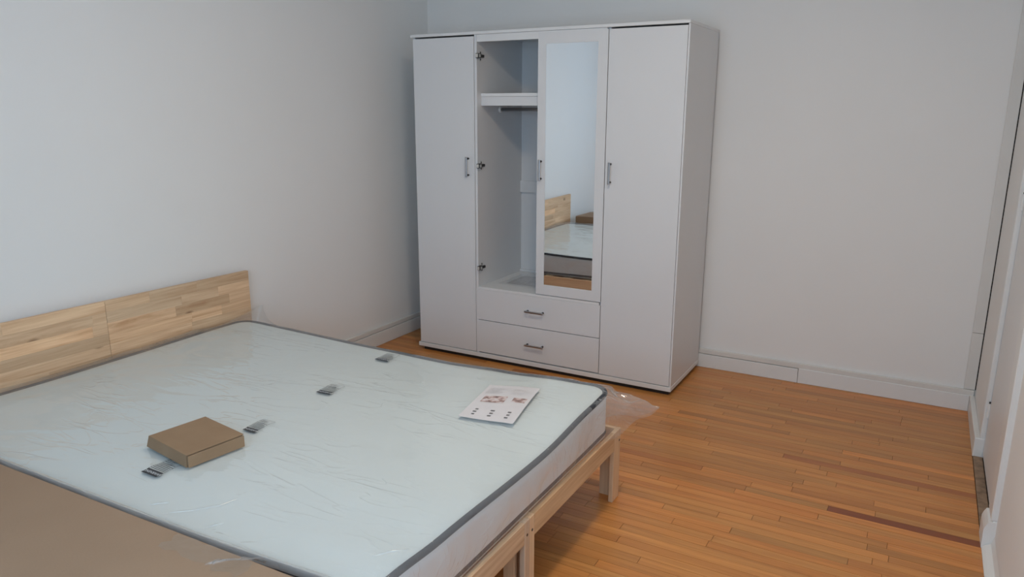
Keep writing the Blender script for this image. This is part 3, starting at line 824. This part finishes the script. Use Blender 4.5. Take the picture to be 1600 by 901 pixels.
# standing folds of the film and the folded seam of the bag along the near edge
FOLDS = [[(1.33, -3.060), (1.378, -3.023), (1.418, -2.968), (1.430, -2.921)], [(1.255, -3.055), (1.29, -3.024)], [(1.471, -3.062), (1.495, -3.022)],
         [(1.920, -2.962), (1.944, -2.933), (1.974, -2.896)]]
for f_ in FOLDS:
    pts = []
    for (xa, ya), (xb, yb) in zip(f_, f_[1:]):
        for q in range(8): pts.append((xa+(xb-xa)*q/8, ya+(yb-ya)*q/8))
    pts.append(f_[-1])
    bm = bmesh.new(); prev = None; n_ = len(pts)
    for i, (x, y) in enumerate(pts):
        a = pts[max(0, i-1)]; b = pts[min(n_-1, i+1)]
        t = Vector((b[0]-a[0], b[1]-a[1], 0)).normalized(); sd = Vector((-t.y, t.x, 0))
        amp = math.sin(PI*(i+0.5)/n_)**0.6
        ring = []
        for m in range(9):
            u = m/8*2-1; hgt = 0.0036*amp*math.sqrt(max(0, 1-u*u))
            c_ = Vector((x, y, 0))+sd*(u*0.0034*(0.4+0.6*amp))
            ring.append(bm.verts.new((c_.x, c_.y, ztop(c_.x, c_.y)+0.0004+hgt)))
        if prev:
            for m in range(8): bm.faces.new((prev[m], prev[m+1], ring[m+1], ring[m]))
        prev = ring
    bm_obj('film_fold', bm, MT['fold'], mt, True)
bm = bmesh.new(); prev = None
for i in range(121):
    x = 0.11+(1.985-0.11)*i/120
    ring = []
    for m in range(9):
        u = m/8
        y = MY0+0.024*(x-1.1)+0.012-0.022*u+0.002*noise.noise(Vector((x*9, u, 3)))
        z = mtop(x, MY0)+0.008+0.004*math.sin(PI*u)*(0.7+0.9*noise.noise(Vector((x*13, 2, u))))-0.020*max(0, u-0.6)
        ring.append(bm.verts.new((x, y, z)))
    if prev:
        for m in range(8): bm.faces.new((prev[m], prev[m+1], ring[m+1], ring[m]))
    prev = ring
bm_obj('film_seam', bm, MT['seam'], mt, True)
# loose scrap of the film folded over the carton at the near side
bm = bmesh.new(); g = {}
PA, PB = Vector((1.775, -3.118, 0.463)), Vector((1.700, -3.225, 0.507))
for a in range(25):
    t = a/24
    c = PA.lerp(PB, t); c.z = 0.463+(0.512-0.463)*min(1, t*2.2)+0.004*math.sin(t*9)
    wd = 0.012+0.026*math.sin(PI*min(1, t*1.05))
    for b in range(9):
        s = b/8-0.5
        n_ = noise.noise(Vector((t*6, s*5, 2)))
        g[a, b] = bm.verts.new((c.x+s*2*wd*0.8+0.006*n_, c.y+s*2*wd*0.55, c.z+0.010*abs(n_)+0.002))
for a in range(24):
    for b in range(8): bm.faces.new((g[a, b], g[a+1, b], g[a+1, b+1], g[a, b+1]))
bm_obj('film_scrap', bm, MT['film2'], mt, True)

# ================================================================== LEAFLET on the mattress
LC = (1.712, -2.020); LA = math.radians(9.5)
lf = thing('leaflet', 'white printed leaflet with small pictures near the foot of the mattress', 'leaflet', (LC[0], LC[1], mtop(*LC)+0.0135))
def leaf_pt(u, v, lift):
    x = LC[0]+u*math.cos(LA)-v*math.sin(LA); y = LC[1]+u*math.sin(LA)+v*math.cos(LA)
    return Vector((u, v, mtop(x, y)+0.0145+0.0015*math.sin(u*22+v*7)+lift-lf.location.z))
lf.rotation_euler = (0, 0, LA)
def leaf_patch(name, u0, u1, v0, v1, lift, mat, parent, th=0.0, nu=14, nv=18):
    bm = bmesh.new(); g = {}
    for a in range(nu+1):
        for b in range(nv+1): g[a, b] = bm.verts.new(leaf_pt(u0+(u1-u0)*a/nu, v0+(v1-v0)*b/nv, lift))
    for a in range(nu):
        for b in range(nv): bm.faces.new((g[a, b], g[a+1, b], g[a+1, b+1], g[a, b+1]))
    if th:
        geo = bmesh.ops.extrude_face_region(bm, geom=bm.faces[:])
        for v in [q for q in geo['geom'] if isinstance(q, bmesh.types.BMVert)]: v.co.z -= th
        bmesh.ops.recalc_face_normals(bm, faces=bm.faces[:])
    me = bpy.data.meshes.new(name); bm.to_mesh(me); bm.free()
    return link(name, me, mat, parent, smooth=not th)
sh_ = leaf_patch('sheet', -0.098, 0.098, -0.148, 0.148, 0.0, MT['paper'], lf, 0.0006)
leaf_patch('printed_picture', -0.074, 0.012, -0.012, 0.045, 0.0006, MT['photo'], sh_, 0, 8, 6)
leaf_patch('printed_picture', 0.036, 0.086, 0.004, 0.040, 0.0006, MT['photo'], sh_, 0, 8, 6)
rp = random.Random(3)
bm = bmesh.new()
def strip(u0, u1, v0, v1):
    q = [leaf_pt(u0, v0, 0.0007), leaf_pt(u1, v0, 0.0007), leaf_pt(u1, v1, 0.0007), leaf_pt(u0, v1, 0.0007)]
    bm.faces.new([bm.verts.new(a) for a in q])
for c0 in (-0.084, 0.012):
    bm = bmesh.new()
    for q in range(5): strip(c0, c0+rp.uniform(0.045, 0.075), 0.070+q*0.011, 0.0725+q*0.011)
    me = bpy.data.meshes.new('printed_text'); bm.to_mesh(me); bm.free(); link('printed_text', me, MT['print_grey'], sh_)
for c0 in (-0.06, 0.0, 0.06):
    bm = bmesh.new()
    for q in range(3): strip(c0-0.006+rp.uniform(-0.003, 0.003), c0+0.007, -0.120+q*0.020, -0.111+q*0.020)
    me = bpy.data.meshes.new('printed_text'); bm.to_mesh(me); bm.free(); link('printed_text', me, MT['print_dark'], sh_)

# ================================================================== SMALL MAILER BOX
BC = Vector((1.076, -2.768, 0)); BA = math.radians(-8.5)
BC.z = max(ztop(BC.x+dx, BC.y+dy) for dx in (-0.1, 0, 0.1) for dy in (-0.09, 0, 0.09))+0.0005
mb = thing('mailer_box', 'small flat brown cardboard mailer box lying on the mattress', 'box', BC)
mb.rotation_euler = (0, 0, BA)
hw, hd, hh = 0.108, 0.0925, 0.040
def local_obj(name, bm, mat, parent):
    me = bpy.data.meshes.new(name); bmesh.ops.recalc_face_normals(bm, faces=bm.faces[:]); bm.to_mesh(me); bm.free()
    return link(name, me, mat, parent)
bm = bmesh.new(); bbox(bm, -hw+0.003, hw-0.004, -hd+0.003, hd-0.002, 0, hh-0.003, 0.001); local_obj('tray', bm, MT['card2'], mb)
bm = bmesh.new()
bbox(bm, -hw, hw-0.0005, -hd, hd, hh-0.0015, hh, 0.0006)                          # lid
ld = local_obj('lid', bm, MT['card2'], mb)
bm = bmesh.new()                                                                   # lid flap on the camera side
q = [(-hw-0.012, -hd-0.004, 0.003), (hw-0.004, -hd-0.001, 0.001), (hw-0.004, -hd, hh), (-hw, -hd, hh)]
a = [bm.verts.new(v) for v in q]; b = [bm.verts.new((v[0], v[1]+0.0022, v[2]-0.0003)) for v in q]
bm.faces.new(a); bm.faces.new(b[::-1])
for i in range(4): bm.faces.new((a[i], a[(i+1) % 4], b[(i+1) % 4], b[i]))
local_obj('lid_flap', bm, MT['card2'], ld)
bm = bmesh.new()                                                                   # slanting end flap away from the camera
q = [(-hw-0.012, -hd-0.004, 0.003), (-hw-0.010, hd, 0.003), (-hw, hd, hh), (-hw, -hd, hh)]
a = [bm.verts.new(v) for v in q]; b = [bm.verts.new((v[0]+0.0022, v[1], v[2]-0.0003)) for v in q]
bm.faces.new(a); bm.faces.new(b[::-1])
for i in range(4): bm.faces.new((a[i], a[(i+1) % 4], b[(i+1) % 4], b[i]))
local_obj('lid_flap', bm, MT['card2'], ld)
bm = bmesh.new(); bbox(bm, hw-0.0012, hw+0.0014, -hd+0.003, hd-0.001, 0.0, hh-0.0042, 0.0006); local_obj('front_panel', bm, MT['card2'], mb)

# ================================================================== LARGE CARTON beside the bed
CA = math.radians(1.4)
ct = thing('carton', 'large flat brown carton lying along the near side of the bed', 'carton', (1.03, -3.516, 0))
ct.rotation_euler = (0, 0, CA)
cw, cd, ch = 0.90, 0.345, 0.500
bm = bmesh.new(); bbox(bm, -cw, cw, -cd, cd, 0, ch-0.006, 0.004, 2); local_obj('carton_body', bm, MT['card'], ct)
bm = bmesh.new(); bbox(bm, -cw, cw, 0.001, cd, ch-0.0055, ch, 0.0025, 2); local_obj('top_flap', bm, MT['card'], ct)
bm = bmesh.new(); bbox(bm, -cw, cw, -cd, -0.001, ch-0.0055, ch, 0.0025, 2); local_obj('top_flap', bm, MT['card'], ct)
bm = bmesh.new(); bbox(bm, -cw-0.0006, cw+0.0006, -0.03, 0.03, ch+0.0002, ch+0.0006); local_obj('packing_tape', bm, MT['tape'], ct)
bm = bmesh.new(); g = {}
for a in range(25):
    for b in range(7):
        x = 0.50+0.24*a/24; y = cd-0.060+0.056*b/6+0.012*noise.noise(Vector((a*0.3, b*0.3, 4)))
        z = ch+0.0008+0.0035*max(0, noise.noise(Vector((x*38, y*60, 1))))
        g[a, b] = bm.verts.new((x+0.012*noise.noise(Vector((b*0.5, a*0.2, 9))), y, z))
for a in range(24):
    for b in range(6): bm.faces.new((g[a, b], g[a+1, b], g[a+1, b+1], g[a, b+1]))
to = local_obj('packing_tape', bm, MT['tape'], ct)
for p in to.data.polygons: p.use_smooth = True
